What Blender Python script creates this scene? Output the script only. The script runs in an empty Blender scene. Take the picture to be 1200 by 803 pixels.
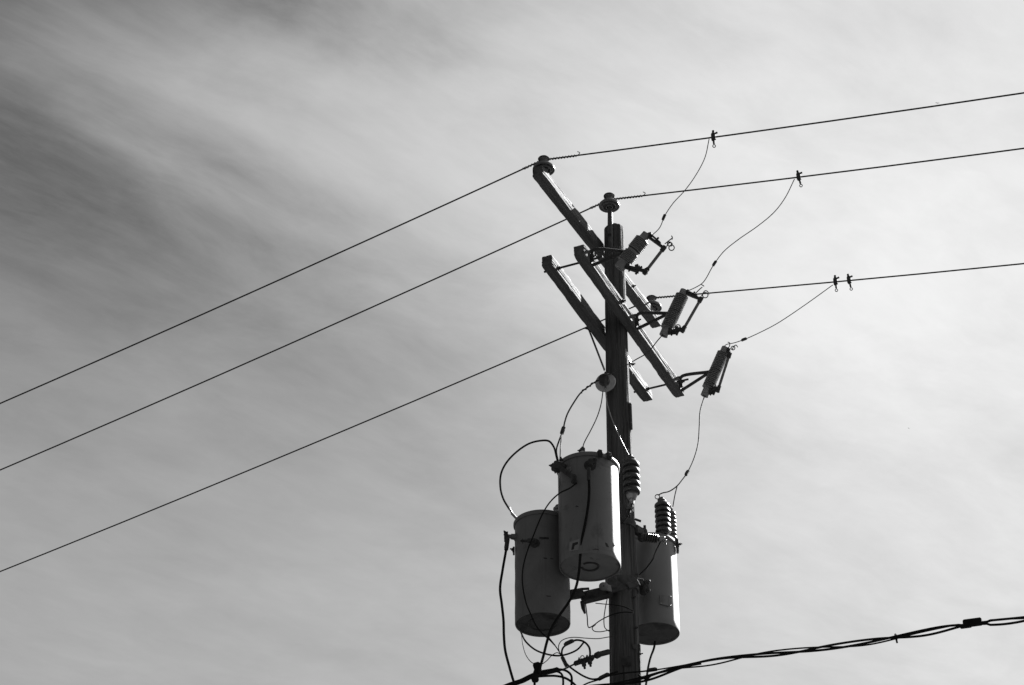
import bpy, bmesh, math, random
from mathutils import Vector, Matrix, noise
random.seed(7)
R = math.radians
sc = bpy.context.scene
COL = sc.collection

# ------------------------------------------------------------------ camera
PITCH, FPX, EYE = R(34.0), 2600.0, 1.6
cam_d = bpy.data.cameras.new('camera'); cam = bpy.data.objects.new('camera', cam_d); COL.objects.link(cam)
cam.location = (0, 0, EYE); cam.rotation_euler = (R(90) + PITCH, 0, 0)
cam_d.sensor_width = 36; cam_d.lens = FPX / 1200 * 36
cam_d.clip_start = 0.1; cam_d.clip_end = 9000
sc.camera = cam

# ------------------------------------------------------------------ light, sky, exposure
SUN_AZ, SUN_EL = R(44.5), R(38)
SUN = Vector((math.sin(SUN_AZ) * math.cos(SUN_EL), math.cos(SUN_AZ) * math.cos(SUN_EL), math.sin(SUN_EL)))
sun_d = bpy.data.lights.new('sun', 'SUN'); sun_d.energy = 5.0; sun_d.angle = R(0.53); sun_d.color = (1, 1, 1)
sun = bpy.data.objects.new('sun', sun_d); COL.objects.link(sun)
sun.rotation_euler = SUN.to_track_quat('Z', 'Y').to_euler(); sun.location = (20, 20, 40)
sc.view_settings.view_transform = 'Standard'; sc.view_settings.look = 'None'
sc.view_settings.gamma = 1; sc.view_settings.exposure = 2.1; sc.view_settings.use_curve_mapping = False

def ray(x, y):
    u = (x - 600) / FPX; v = -(y - 401.5) / FPX
    return Vector((u, math.cos(PITCH) - v * math.sin(PITCH), math.sin(PITCH) + v * math.cos(PITCH)))

W = bpy.data.worlds.new('World'); sc.world = W; W.use_nodes = True
nt = W.node_tree; nt.nodes.clear()
def lk(a, b): nt.links.new(a, b)
def mth(op, *a, clamp=False):
    n = nt.nodes.new('ShaderNodeMath'); n.operation = op; n.use_clamp = clamp
    for i, v in enumerate(a):
        if isinstance(v, (int, float)): n.inputs[i].default_value = v
        else: lk(v, n.inputs[i])
    return n.outputs[0]
def add(a, b): return mth('ADD', a, b)
def sub(a, b): return mth('SUBTRACT', a, b)
def mul(a, b): return mth('MULTIPLY', a, b)
def smooth(v, a, b):
    n = nt.nodes.new('ShaderNodeMapRange'); n.interpolation_type = 'SMOOTHSTEP'
    lk(v, n.inputs[0]); n.inputs[1].default_value = a; n.inputs[2].default_value = b
    return n.outputs[0]
def comb(x, y, z=0.0):
    n = nt.nodes.new('ShaderNodeCombineXYZ')
    for i, v in enumerate((x, y, z)):
        if isinstance(v, (int, float)): n.inputs[i].default_value = v
        else: lk(v, n.inputs[i])
    return n.outputs[0]
def nse(vec, scale, detail=6, rough=0.55, dist=0.0):
    n = nt.nodes.new('ShaderNodeTexNoise'); lk(vec, n.inputs['Vector'])
    n.inputs['Scale'].default_value = scale; n.inputs['Detail'].default_value = detail
    n.inputs['Roughness'].default_value = rough; n.inputs['Distortion'].default_value = dist
    return n.outputs['Fac']
tc = nt.nodes.new('ShaderNodeTexCoord')
sep = nt.nodes.new('ShaderNodeSeparateXYZ'); lk(tc.outputs['Generated'], sep.inputs[0])
dx, dy, dz = sep.outputs
zc = mth('MAXIMUM', dz, 0.06)
qx, qy = mth('DIVIDE', dx, zc), mth('DIVIDE', dy, zc)      # where the view line meets the flat layer of high cloud
def Q(px, py):
    r = ray(px, py); return Vector((r.x / r.z, r.y / r.z))
# clear sky
sky = nt.nodes.new('ShaderNodeTexSky'); sky.sky_type = 'NISHITA'; sky.sun_disc = False
sky.sun_elevation = SUN_EL; sky.sun_rotation = SUN_AZ; sky.altitude = 50; sky.dust_density = 1.0
sp = nt.nodes.new('ShaderNodeSeparateColor'); lk(sky.outputs[0], sp.inputs[0])
clear = mul(add(mul(sp.outputs[0], 0.75), mul(sp.outputs[1], 0.25)), 0.287)   # black-and-white film behind an orange filter
# veil of cirrus: thin ice cloud scatters forward, so it brightens towards the sun
dp = nt.nodes.new('ShaderNodeVectorMath'); dp.operation = 'DOT_PRODUCT'
lk(tc.outputs['Generated'], dp.inputs[0]); dp.inputs[1].default_value = SUN
ang = mth('ARCCOSINE', mth('MINIMUM', dp.outputs['Value'], 0.99999))
# streak axes in the cloud plane
q0, q1 = Q(60, 60), Q(560, 300)
ax = (q1 - q0).normalized(); ay = Vector((-ax.y, ax.x))
U = add(mul(qx, ax.x), mul(qy, ax.y)); V = add(mul(qx, ay.x), mul(qy, ay.y))
qv = comb(qx, qy)
w1 = sub(nse(qv, 3.2, 3, 0.5), 0.5); w2 = sub(nse(comb(qy, qx, 3.1), 9.0, 4, 0.55), 0.5)
Vw = add(V, add(mul(w1, 0.055), mul(w2, 0.008))); Uw = add(U, mul(w1, 0.2))
streak = nse(comb(mul(Uw, 1.5), mul(Vw, 9.0), 0.0), 2.2, 9, 0.62, 0.25)
fine = nse(comb(mul(Uw, 6.0), mul(Vw, 34.0), 2.0), 2.2, 7, 0.66, 0.4)
soft = nse(comb(mul(Uw, 1.2), mul(Vw, 2.6), 5.0), 2.4, 6, 0.55, 0.2)
def gauss(s): return mth('EXPONENT', mul(mul(s, s), -1.0))
def band(pa, pb, wpx, fade=0.35):
    """one long wisp from pixel pa to pb of the sky, wpx pixels half wide"""
    a, b = Q(*pa), Q(*pb); d = b - a; L = d.length; d.normalize(); n = Vector((-d.y, d.x))
    qn = Q(pa[0], pa[1] + wpx) - a; wid = max(abs(qn.dot(n)), 1e-3)
    xs, ys = add(qx, mul(w1, 0.05)), add(qy, mul(w2, 0.035))
    t = mul(add(mul(sub(xs, a.x), d.x), mul(sub(ys, a.y), d.y)), 1 / L)
    s = mul(add(mul(sub(xs, a.x), n.x), mul(sub(ys, a.y), n.y)), 1 / wid)
    win = mul(smooth(t, -fade, fade * 0.6), sub(1.0, smooth(t, 1 - fade * 0.6, 1 + fade)))
    return mul(gauss(s), win)
dens = add(0.07, mul(smooth(add(qx, add(mul(w1, 0.25), mul(qy, -0.1))), -0.33, 0.18), 0.40))   # the veil thickens to the right
amp = add(0.30, mul(dens, 0.5))
mott = nse(comb(mul(Uw, 2.6), mul(Vw, 4.6), 9.0), 2.6, 8, 0.62, 0.2)
mott2 = nse(comb(mul(U, 5.0), mul(V, 8.0), 4.0), 3.0, 8, 0.66, 0.4)
upl = mul(smooth(dz, 0.53, 0.62), sub(1.0, smooth(qx, -0.12, 0.12)))     # long streaks only high on the left
dens = add(dens, mul(mul(sub(streak, 0.5), 0.24), mul(amp, add(0.35, mul(upl, 0.9)))))
dens = add(dens, mul(mul(sub(mott, 0.5), 0.52), amp))
dens = add(dens, mul(mul(sub(mott2, 0.5), 0.16), amp))
dens = add(dens, mul(mul(sub(soft, 0.5), 0.40), amp))
dens = add(dens, mul(mul(sub(fine, 0.5), 0.17), mul(amp, add(0.5, mul(upl, 0.9)))))
dens = add(dens, mul(band((70, 60), (600, 205), 62), mul(0.24, add(0.55, mul(streak, 0.9)))))
dens = add(dens, mul(band((430, 130), (1150, 400), 190, 0.4), mul(0.46, add(0.3, mul(mott, 1.4)))))
dens = add(dens, mul(band((90, 130), (330, 265), 26), mul(0.07, add(0.4, mul(fine, 1.2)))))
dens = add(dens, mul(band((150, 118), (430, 270), 28), -0.085))
dens = add(dens, mul(band((-20, 190), (200, 330), 120), -0.03))
dens = add(dens, mul(band((300, -6), (540, 48), 40), -0.11))
dens = add(dens, mul(band((-60, 110), (40, 190), 75), -0.02))
# lower sky: more air and cloud in the line of sight
low = sub(1.0, smooth(dz, 0.40, 0.62))
dens = add(dens, mul(mul(low, 0.42), sub(1.0, mul(smooth(qx, 0.0, 0.4), 0.95))))
dens = mth('MAXIMUM', dens, 0.01)
glow = nt.nodes.new('ShaderNodeValToRGB'); cr = glow.color_ramp; cr.interpolation = 'B_SPLINE'
stops = [(0.0, 1.0), (0.05, 0.9), (0.10, 0.83), (0.155, 0.86), (0.19, 0.66), (0.22, 0.555), (0.25, 0.50), (0.30, 0.42), (0.38, 0.22), (0.5, 0.14), (0.7, 0.09), (1.0, 0.08)]
cr.elements[0].position = 0; cr.elements[0].color = (stops[0][1],) * 3 + (1,)
cr.elements[1].position = 1; cr.elements[1].color = (stops[-1][1],) * 3 + (1,)
for p_, v_ in stops[1:-1]:
    e = cr.elements.new(p_); e.color = (v_, v_, v_, 1)
lk(mul(ang, 1 / math.pi), glow.inputs[0])
K_CLOUD = 1 / (0.05 * 2 ** 2.1)
vsat = sub(1.0, mth('EXPONENT', mul(dens, -2.6)))          # optical depth to brightness
cloud = mul(mul(vsat, glow.outputs[0]), K_CLOUD)
cloud = mul(cloud, add(1.0, add(mul(sub(mott, 0.5), 0.20), mul(sub(mott2, 0.5), 0.09))))   # thin and thick patches
lum = add(mul(clear, sub(1.0, mul(vsat, 0.6))), cloud)
lum = mul(lum, smooth(dz, -0.05, 0.0))
bg = nt.nodes.new('ShaderNodeBackground'); lk(lum, bg.inputs[0]); bg.inputs[1].default_value = 0.05
out = nt.nodes.new('ShaderNodeOutputWorld'); lk(bg.outputs[0], out.inputs[0])

# ------------------------------------------------------------------ geometry helpers
UP = Vector((0, 0, 1))
def P(x, y, Y):                      # point on the sight line through a pixel, at world distance Y
    r = ray(x, y) * (Y / ray(x, y).y); return Vector((r.x, r.y, r.z + EYE))
def PZ(x, y, z):                     # ... at world height z
    r = ray(x, y); r = r * ((z - EYE) / r.z); return Vector((r.x, r.y, r.z + EYE))
def PV(x, y, p0, az):                # ... in the vertical plane through p0 that runs along azimuth az
    r = ray(x, y); n = Vector((math.cos(az), -math.sin(az), 0))
    t = (p0.dot(n)) / r.dot(n); return Vector((r.x * t, r.y * t, r.z * t + EYE))
def depth(p): return p.y * math.cos(PITCH) + (p.z - EYE) * math.sin(PITCH)
def m_per_px(p): return depth(p) / FPX

def thing(name, label, cat, loc, group=None):
    o = bpy.data.objects.new(name, None); COL.objects.link(o); o.empty_display_size = 0.1
    o.location = loc; o['label'] = label; o['category'] = cat
    if group: o['group'] = group
    return o
def origin(o):
    v = Vector((0, 0, 0))
    while o: v = v + o.location; o = o.parent
    return v
def part(name, geo, mat, parent, sharp=35, label=None):
    v, f = geo; og = origin(parent)
    me = bpy.data.meshes.new(name); me.from_pydata([tuple(Vector(a) - og) for a in v], [], f); me.update()
    bm = bmesh.new(); bm.from_mesh(me); bmesh.ops.recalc_face_normals(bm, faces=bm.faces); bm.to_mesh(me); bm.free()
    me.materials.append(mat)
    for p in me.polygons: p.use_smooth = True
    me.set_sharp_from_angle(angle=R(sharp))
    o = bpy.data.objects.new(name, me); COL.objects.link(o); o.parent = parent
    if label: o['label'] = label
    return o
def merge(*gs):
    V_, F_ = [], []
    for v, f in gs:
        k = len(V_); V_ += list(v); F_ += [tuple(i + k for i in a) for a in f]
    return V_, F_
def frame_of(d):
    d = d.normalized(); a = Vector((0, 0, 1)) if abs(d.z) < 0.9 else Vector((1, 0, 0))
    u = d.cross(a).normalized(); return u, d.cross(u).normalized()
def lathe(p0, d, prof, seg=24, u=None):
    """profile [(radius, distance along d)]"""
    d = d.normalized(); a, b = frame_of(d); V_, F_ = [], []
    for r, t in prof:
        for k in range(seg):
            an = 2 * math.pi * k / seg
            V_.append(p0 + d * t + (a * math.cos(an) + b * math.sin(an)) * max(r, 1e-5))
    for i in range(len(prof) - 1):
        for k in range(seg):
            k2 = (k + 1) % seg
            F_.append((i * seg + k, i * seg + k2, (i + 1) * seg + k2, (i + 1) * seg + k))
    F_.append(tuple(range(seg))); F_.append(tuple(range((len(prof) - 1) * seg, len(prof) * seg)))
    return V_, F_
def cyl(a, b, r, r2=None, seg=12, bev=0.12):
    a, b = Vector(a), Vector(b); L = (b - a).length; r2 = r if r2 is None else r2; e = min(r * bev, L * 0.3)
    return lathe(a, b - a, [(r - e, 0), (r, e), (r2, L - e), (r2 - e, L)], seg)
def spline(pts, n=8):
    pts = [Vector(p) for p in pts]
    if len(pts) < 3: return pts
    q = [pts[0] * 2 - pts[1]] + pts + [pts[-1] * 2 - pts[-2]]; o = []
    for i in range(1, len(q) - 2):
        p0, p1, p2, p3 = q[i - 1:i + 3]
        t0 = 0; t1 = (p1 - p0).length ** .5 + 1e-6; t2 = t1 + (p2 - p1).length ** .5 + 1e-6; t3 = t2 + (p3 - p2).length ** .5 + 1e-6
        for k in range(n):
            t = t1 + (t2 - t1) * k / n
            A1 = p0 * ((t1 - t) / (t1 - t0)) + p1 * ((t - t0) / (t1 - t0)); A2 = p1 * ((t2 - t) / (t2 - t1)) + p2 * ((t - t1) / (t2 - t1))
            A3 = p2 * ((t3 - t) / (t3 - t2)) + p3 * ((t - t2) / (t3 - t2))
            B1 = A1 * ((t2 - t) / (t2 - t0)) + A2 * ((t - t0) / (t2 - t0)); B2 = A2 * ((t3 - t) / (t3 - t1)) + A3 * ((t - t1) / (t3 - t1))
            o.append(B1 * ((t2 - t) / (t2 - t1)) + B2 * ((t - t1) / (t2 - t1)))
    o.append(pts[-1]); return o
def sweep(pts, r, seg=8, closed=False):
    """tube along a polyline; r may be a list of radii"""
    n = len(pts); V_, F_ = [], []; rr = r if isinstance(r, (list, tuple)) else [r] * n
    T = [((pts[min(i + 1, n - 1)] if not closed else pts[(i + 1) % n]) - (pts[max(i - 1, 0)] if not closed else pts[i - 1])).normalized() for i in range(n)]
    u, _ = frame_of(T[0])
    for i in range(n):
        u = (u - T[i] * u.dot(T[i])).normalized(); w = T[i].cross(u)
        for k in range(seg):
            an = 2 * math.pi * k / seg; V_.append(pts[i] + (u * math.cos(an) + w * math.sin(an)) * rr[i])
    m = n if closed else n - 1
    for i in range(m):
        j = (i + 1) % n
        for k in range(seg):
            k2 = (k + 1) % seg; F_.append((i * seg + k, i * seg + k2, j * seg + k2, j * seg + k))
    if not closed: F_.append(tuple(range(seg))); F_.append(tuple(range((n - 1) * seg, n * seg)))
    return V_, F_
def tube(pts, r, seg=8, n=8): return sweep(spline(pts, n), r, seg)
def ring(c, nrm, r, w, seg=20):
    a, b = frame_of(nrm)
    return sweep([c + (a * math.cos(2 * math.pi * k / seg) + b * math.sin(2 * math.pi * k / seg)) * r for k in range(seg)], w, 6, True)
def helix(path, rad, w, pitch, phase=0, seg=5, step=12):
    L = [0]
    for i in range(1, len(path)): L.append(L[-1] + (path[i] - path[i - 1]).length)
    n = max(8, int(L[-1] / pitch * step)); o = []; j = 0
    for k in range(n + 1):
        s = L[-1] * k / n
        while j < len(path) - 2 and L[j + 1] < s: j += 1
        f = (s - L[j]) / max(L[j + 1] - L[j], 1e-9); p = path[j].lerp(path[j + 1], f)
        t = (path[j + 1] - path[j]).normalized(); a, b = frame_of(t); an = phase + 2 * math.pi * s / pitch
        o.append(p + (a * math.cos(an) + b * math.sin(an)) * rad)
    return sweep(o, w, seg)
def box(c, dims, X=Vector((1, 0, 0)), Z=UP, bev=0.0):
    """bevelled box: dims along X, Y=Z x X, Z"""
    X = X.normalized(); Z = (Z - X * Z.dot(X)).normalized(); Y = Z.cross(X)
    bm = bmesh.new(); bmesh.ops.create_cube(bm, size=1)
    for v in bm.verts: v.co = Vector((v.co.x * dims[0], v.co.y * dims[1], v.co.z * dims[2]))
    b = bev or min(dims) * 0.12
    bmesh.ops.bevel(bm, geom=bm.edges[:], offset=b, segments=1, affect='EDGES')
    V_ = [Vector(c) + X * v.co.x + Y * v.co.y + Z * v.co.z for v in bm.verts]
    bm.verts.index_update(); F_ = [tuple(v.index for v in f.verts) for f in bm.faces]; bm.free()
    return V_, F_
def bar(a, b, w, t, Z=UP, bev=0.0):
    a, b = Vector(a), Vector(b); return box((a + b) / 2, ((b - a).length, w, t), b - a, Z, bev)
def bolt(c, d, r=0.011, L=0.018):
    """hex nut on a round washer"""
    d = d.normalized(); return merge(lathe(c, d, [(r * 1.8, 0), (r * 1.8, 0.004)], 14), lathe(c + d * 0.004, d, [(r, 0), (r, L * .6)], 6),
                                     cyl(c + d * 0.004, c + d * (L + 0.008), r * 0.5, seg=8))
def sheds(z0, z1, n, rc, rs, droop=0.35):
    """profile of n rounded porcelain skirts between z0 and z1"""
    o = []; h = (z1 - z0) / n
    for i in range(n):
        z = z0 + i * h
        o += [(rc, z + h * 0.02), (rs * 0.93, z + h * (0.30 - droop * .5)), (rs, z + h * (0.42 - droop * .4)), (rs * 0.97, z + h * 0.52),
              (rc + (rs - rc) * 0.35, z + h * 0.80), (rc, z + h * 0.96)]
    return o
def fins(z0, z1, n, rc, rs):
    o = []; h = (z1 - z0) / n
    for i in range(n):
        z = z0 + i * h; o += [(rc, z), (rc, z + h * .45), (rs, z + h * .62), (rs, z + h * .74), (rc, z + h * .92)]
    return o
def pxpath(pts, Y0, Y1=None):
    """pixel polyline -> world, distance running evenly from Y0 to Y1"""
    Y1 = Y0 if Y1 is None else Y1; L = [0]
    for i in range(1, len(pts)): L.append(L[-1] + math.hypot(pts[i][0] - pts[i - 1][0], pts[i][1] - pts[i - 1][1]))
    return [P(p[0], p[1], p[2] if len(p) > 2 else Y0 + (Y1 - Y0) * L[i] / L[-1]) for i, p in enumerate(pts)]

# ------------------------------------------------------------------ materials
def material(name, base, rough=0.6, metal=0.0, var=0.25, scale=6, stretch=(1, 1, 1), bump=0.15, bscale=None, spots=None, streaks=None, spec=0.5, seed=0.0):
    m = bpy.data.materials.new(name); m.use_nodes = True; t = m.node_tree; N, Lk = t.nodes, t.links
    b = N['Principled BSDF']; b.inputs['Roughness'].default_value = rough; b.inputs['Metallic'].default_value = metal
    b.inputs['Specular IOR Level'].default_value = spec
    co = N.new('ShaderNodeTexCoord'); mp = N.new('ShaderNodeMapping'); Lk.new(co.outputs['Object'], mp.inputs[0])
    mp.inputs['Scale'].default_value = stretch; mp.inputs['Location'].default_value = (seed, seed * 2, seed * 3)
    def nz(sc_, det=6, ro=0.6, dist=0.0, v=None):
        n = N.new('ShaderNodeTexNoise'); Lk.new(v or mp.outputs[0], n.inputs['Vector'])
        n.inputs['Scale'].default_value = sc_; n.inputs['Detail'].default_value = det; n.inputs['Roughness'].default_value = ro
        n.inputs['Distortion'].default_value = dist; return n.outputs['Fac']
    def ramp(v, stops):
        r_ = N.new('ShaderNodeValToRGB'); Lk.new(v, r_.inputs[0]); e = r_.color_ramp.elements
        e[0].position, e[0].color = stops[0][0], (stops[0][1],) * 3 + (1,)
        e[1].position, e[1].color = stops[-1][0], (stops[-1][1],) * 3 + (1,)
        for p_, c_ in stops[1:-1]:
            q = e.new(p_); q.color = (c_, c_, c_, 1)
        return r_.outputs[0]
    n1 = nz(scale); col = ramp(n1, [(0.3, base * (1 - var)), (0.5, base), (0.72, base * (1 + var))])
    def mix(a, bcol, fac):
        x = N.new('ShaderNodeMix'); x.data_type = 'RGBA'; Lk.new(fac, x.inputs[0]); Lk.new(a, x.inputs[6])
        x.inputs[7].default_value = (bcol, bcol, bcol, 1); return x.outputs[2]
    if spots:
        for (ssc, lo, hi, sv) in spots:
            col = mix(col, sv, ramp(nz(ssc, 5, 0.65, 0.6), [(lo, 0), (hi, 1)]))
    if streaks:
        (stx, lo, hi, sv) = streaks
        mp2 = N.new('ShaderNodeMapping'); Lk.new(co.outputs['Object'], mp2.inputs[0]); mp2.inputs['Scale'].default_value = stx
        col = mix(col, sv, ramp(nz(1.0, 6, 0.6, 0.3, mp2.outputs[0]), [(lo, 0), (hi, 1)]))
    Lk.new(col, b.inputs['Base Color'])
    rr = ramp(nz(scale * 2.3), [(0.3, max(rough - 0.1, 0.05)), (0.7, min(rough + 0.12, 1))]); Lk.new(rr, b.inputs['Roughness'])
    if bump:
        bp = N.new('ShaderNodeBump'); bp.inputs['Strength'].default_value = bump; bp.inputs['Distance'].default_value = 0.01
        Lk.new(nz(bscale or scale * 3, 8, 0.65), bp.inputs['Height']); Lk.new(bp.outputs[0], b.inputs['Normal'])
    return m
def armwood(name, az, base, seed):
    """weathered timber with the grain along the arm"""
    m = material(name, base, 0.85, 0, 0.45, 9, (1, 1, 1), 0.8, seed=seed)
    t = m.node_tree
    mp = [n for n in t.nodes if n.type == 'MAPPING'][0]
    # rotate so x runs along the arm, then squeeze x
    mp.vector_type = 'TEXTURE'; mp.inputs['Rotation'].default_value = (0, 0, R(90) - az); mp.inputs['Scale'].default_value = (6.0, 0.35, 0.35)
    return m
M = {}
M['wood'] = material('pole wood', 0.085, 0.9, 0, 0.5, 5, (7, 7, 0.35), 1.0, 22, spots=[(3.0, 0.58, 0.70, 0.18)], spec=0.2)
M['tank'] = material('grey tank paint', 0.165, 0.42, 0, 0.10, 3, (1, 1, 1), 0.04, 40,
                     spots=[(4.5, 0.56, 0.66, 0.115), (9, 0.62, 0.72, 0.09), (26, 0.69, 0.73, 0.05)], streaks=((22, 22, 1.3), 0.54, 0.72, 0.085))
M['tank_old'] = material('weathered dark tank paint', 0.15, 0.6, 0, 0.18, 5, (1, 1, 1), 0.08, 40,
                     spots=[(8, 0.62, 0.72, 0.10), (30, 0.66, 0.72, 0.07)], streaks=((18, 18, 1.0), 0.58, 0.75, 0.11), seed=4)
M['tank_new'] = material('smooth grey tank paint', 0.175, 0.42, 0, 0.06, 3, (1, 1, 1), 0.02, 30,
                     spots=[(30, 0.72, 0.75, 0.1)], streaks=((16, 16, 1.0), 0.64, 0.8, 0.14), seed=9)
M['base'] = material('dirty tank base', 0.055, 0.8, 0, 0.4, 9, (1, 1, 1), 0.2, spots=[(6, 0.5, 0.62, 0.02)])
M['base_grey'] = material('grey painted tank base', 0.19, 0.6, 0, 0.25, 6, (1, 1, 1), 0.1, spots=[(7, 0.58, 0.68, 0.08)])  # paler base paint, used only under the front transformer
M['rust'] = material('rusty iron', 0.045, 0.85, 0, 0.5, 20, (1, 1, 1), 0.4)
M['iron'] = material('dull galvanised iron', 0.07, 0.65, 0.0, 0.4, 25, (1, 1, 1), 0.25)
M['steel'] = material('bright galvanised steel', 0.32, 0.45, 0.6, 0.25, 30, (1, 1, 1), 0.1)
M['porc'] = material('grey glazed porcelain', 0.13, 0.25, 0, 0.18, 14, (1, 1, 1), 0.03, spots=[(22, 0.66, 0.72, 0.10)])
M['porc_light'] = material('pale glazed porcelain', 0.42, 0.22, 0, 0.12, 14, (1, 1, 1), 0.03)
M['porc_dark'] = material('dark brown glazed porcelain', 0.04, 0.4, 0, 0.3, 14, (1, 1, 1), 0.03)
M['polymer'] = material('grey polymer rubber', 0.25, 0.55, 0, 0.15, 18, (1, 1, 1), 0.05)
M['rubber'] = material('black cable sheath', 0.018, 0.9, 0, 0.3, 18, (1, 1, 1), 0.1, spec=0.05)
M['wire'] = material('weathered aluminium wire', 0.045, 0.85, 0.0, 0.3, 30, (1, 1, 1), 0.1)
M['bare'] = material('bright bare copper wire', 0.30, 0.4, 0.5, 0.2, 30, (1, 1, 1), 0.1)
M['fibre'] = material('fuse tube fibreglass', 0.15, 0.5, 0, 0.2, 20, (1, 1, 1), 0.05)
M['plate'] = material('stamped aluminium plate', 0.42, 0.5, 0.0, 0.1, 30, (1, 1, 1), 0.1)
M['tank_frame'] = material('paler label backing', 0.26, 0.6, 0, 0.1, 30, (1, 1, 1), 0.0)
M['mark'] = material('black stencil paint and hole shade', 0.02, 0.7, 0, 0.3, 30, (1, 1, 1), 0.0)  # print on the label, and the painted shade of the lug's hole
M['feather'] = material('grey feathers', 0.18, 0.8, 0, 0.2, 30, (1, 1, 1), 0.1)
M['ground'] = material('dark rough grass', 0.032, 0.95, 0, 0.5, 0.8, (1, 1, 1), 0.3, 6, spots=[(0.15, 0.5, 0.62, 0.024), (2.5, 0.58, 0.7, 0.02)], spec=0.1)

# ------------------------------------------------------------------ ground
gv, gf = [], []
rings_ = [0, 6, 15, 30, 60, 120, 250, 600, 1500, 4000]; S = 64
gv.append((0, 0, 0))
for r_ in rings_[1:]:
    for k in range(S):
        x_, y_ = r_ * math.cos(2 * math.pi * k / S), r_ * math.sin(2 * math.pi * k / S) + 10
        gv.append((x_, y_, noise.noise(Vector((x_ * .03, y_ * .03, 0))) * (0.25 if r_ < 700 else 0) * min(1, abs(r_ - 6) / 60)))
for k in range(S): gf.append((0, 1 + k, 1 + (k + 1) % S))
for i in range(len(rings_) - 2):
    for k in range(S): gf.append((1 + i * S + k, 1 + (i + 1) * S + k, 1 + (i + 1) * S + (k + 1) % S, 1 + i * S + (k + 1) % S))
me = bpy.data.meshes.new('ground'); me.from_pydata(gv, [], gf); me.materials.append(M['ground'])
g = bpy.data.objects.new('ground', me); COL.objects.link(g); g['kind'] = 'structure'

# ------------------------------------------------------------------ utility pole
pt = P(719.5, 268, 15.0); pl = P(732.5, 800, 15.0)
pdir = (pt - pl).normalized()
def pole_c(z): return pl + (pt - pl) * ((z - pl.z) / (pt.z - pl.z))
def pole_r(z): return 0.116 + (0.083 - 0.116) * (z - pl.z) / (pt.z - pl.z)
base = pole_c(0.0)
pole = thing('utility_pole', 'tall weathered round wooden pole carrying the crossarms and the three grey transformers', 'utility pole', base)
def pole_surf(z, az, k=0.0):         # az 0 = towards the camera, 90 = right
    c = pole_c(z); return c + Vector((math.sin(R(az)), -math.cos(R(az)), 0)) * (pole_r(z) + k)
V_, F_ = [], []; S = 120
zs = [-1.2, 0.0, 2, 4, 5.5] + [6.2 + i * (pt.z - 6.2 - 0.012) / 150 for i in range(151)] + [pt.z]
checks = [(random.uniform(0, 360), random.uniform(6.0, 12.6), random.uniform(0.4, 1.8), random.uniform(0.004, 0.009), random.uniform(1.6, 3.4)) for _ in range(95)]
for i, z in enumerate(zs):
    c = pole_c(z)
    for k in range(S):
        an = 360 * k / S; r_ = pole_r(z)
        d = noise.noise(Vector((math.sin(R(an)) * 1.4, math.cos(R(an)) * 1.4, z * 0.5))) * 0.006
        d += noise.noise(Vector((math.sin(R(an)) * 9, math.cos(R(an)) * 9, z * 0.9 + 7))) * 0.003
        d += noise.noise(Vector((math.sin(R(an)) * 7, math.cos(R(an)) * 7, z * 9 + 3))) * 0.0012
        for (ca, cz, cl, cd, cw) in checks:
            da = (an - ca - 3 * math.sin(z * 2 + ca) + 180) % 360 - 180
            if abs(da) < cw * 1.6 and abs(z - cz) < cl: d -= cd * max(0, 1 - abs(da) / (cw * 1.6)) * (1 - (abs(z - cz) / cl) ** 2)
        if i == len(zs) - 1: d -= 0.006
        V_.append(c + Vector((math.sin(R(an)), -math.cos(R(an)), 0)) * (r_ + d))
for i in range(len(zs) - 1):
    for k in range(S):
        k2 = (k + 1) % S; F_.append((i * S + k, i * S + k2, (i + 1) * S + k2, (i + 1) * S + k))
V_.append(pole_c(pt.z) + UP * 0.004); n_ = len(V_) - 1
for k in range(S): F_.append(((len(zs) - 1) * S + k, (len(zs) - 1) * S + (k + 1) % S, n_))
part('shaft', (V_, F_), M['wood'], pole, 50)
# ground wire moulding down the right hand side and the bare wire stapled beside it
def zpx(y, Y=15.0): return P(700, y, Y).z
part('moulding', bar(pole_surf(zpx(476), 68, 0.004), pole_surf(zpx(506), 68, 0.004), 0.030, 0.016, (pole_surf(8, 68) - pole_c(8))), M['wood'], pole)
part('moulding', bar(pole_surf(zpx(758), 70, 0.003), pole_surf(1.0, 70, 0.003), 0.028, 0.014, (pole_surf(8, 70) - pole_c(8))), M['wood'], pole)
gw = [pole_surf(z, 38 + 3 * math.sin(z * 3), 0.004) for z in [zpx(500) + (1.0 - zpx(500)) * i / 40 for i in range(41)]]
part('ground_wire', tube(gw, 0.0035, 6, 3), M['wire'], pole)
for (py, az) in ((786, 8), (742, 45), (560, 20), (707, 40), (770, 66)):
    z = zpx(py); part('bolt', bolt(pole_surf(z, az, -0.002), pole_surf(z, az) - pole_c(z), 0.016 if py == 786 else 0.009, 0.03), M['rust'], pole)
for (py, w_, az) in ((783, .07, 3), (765, .035, 35)):
    z = zpx(py); part('washer_plate', box(pole_surf(z, az, 0.006), (w_, w_ * 1.1, 0.008), Vector((math.cos(R(az)), math.sin(R(az)), 0)), pole_surf(z, az) - pole_c(z)), M['rust'], pole)

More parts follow.
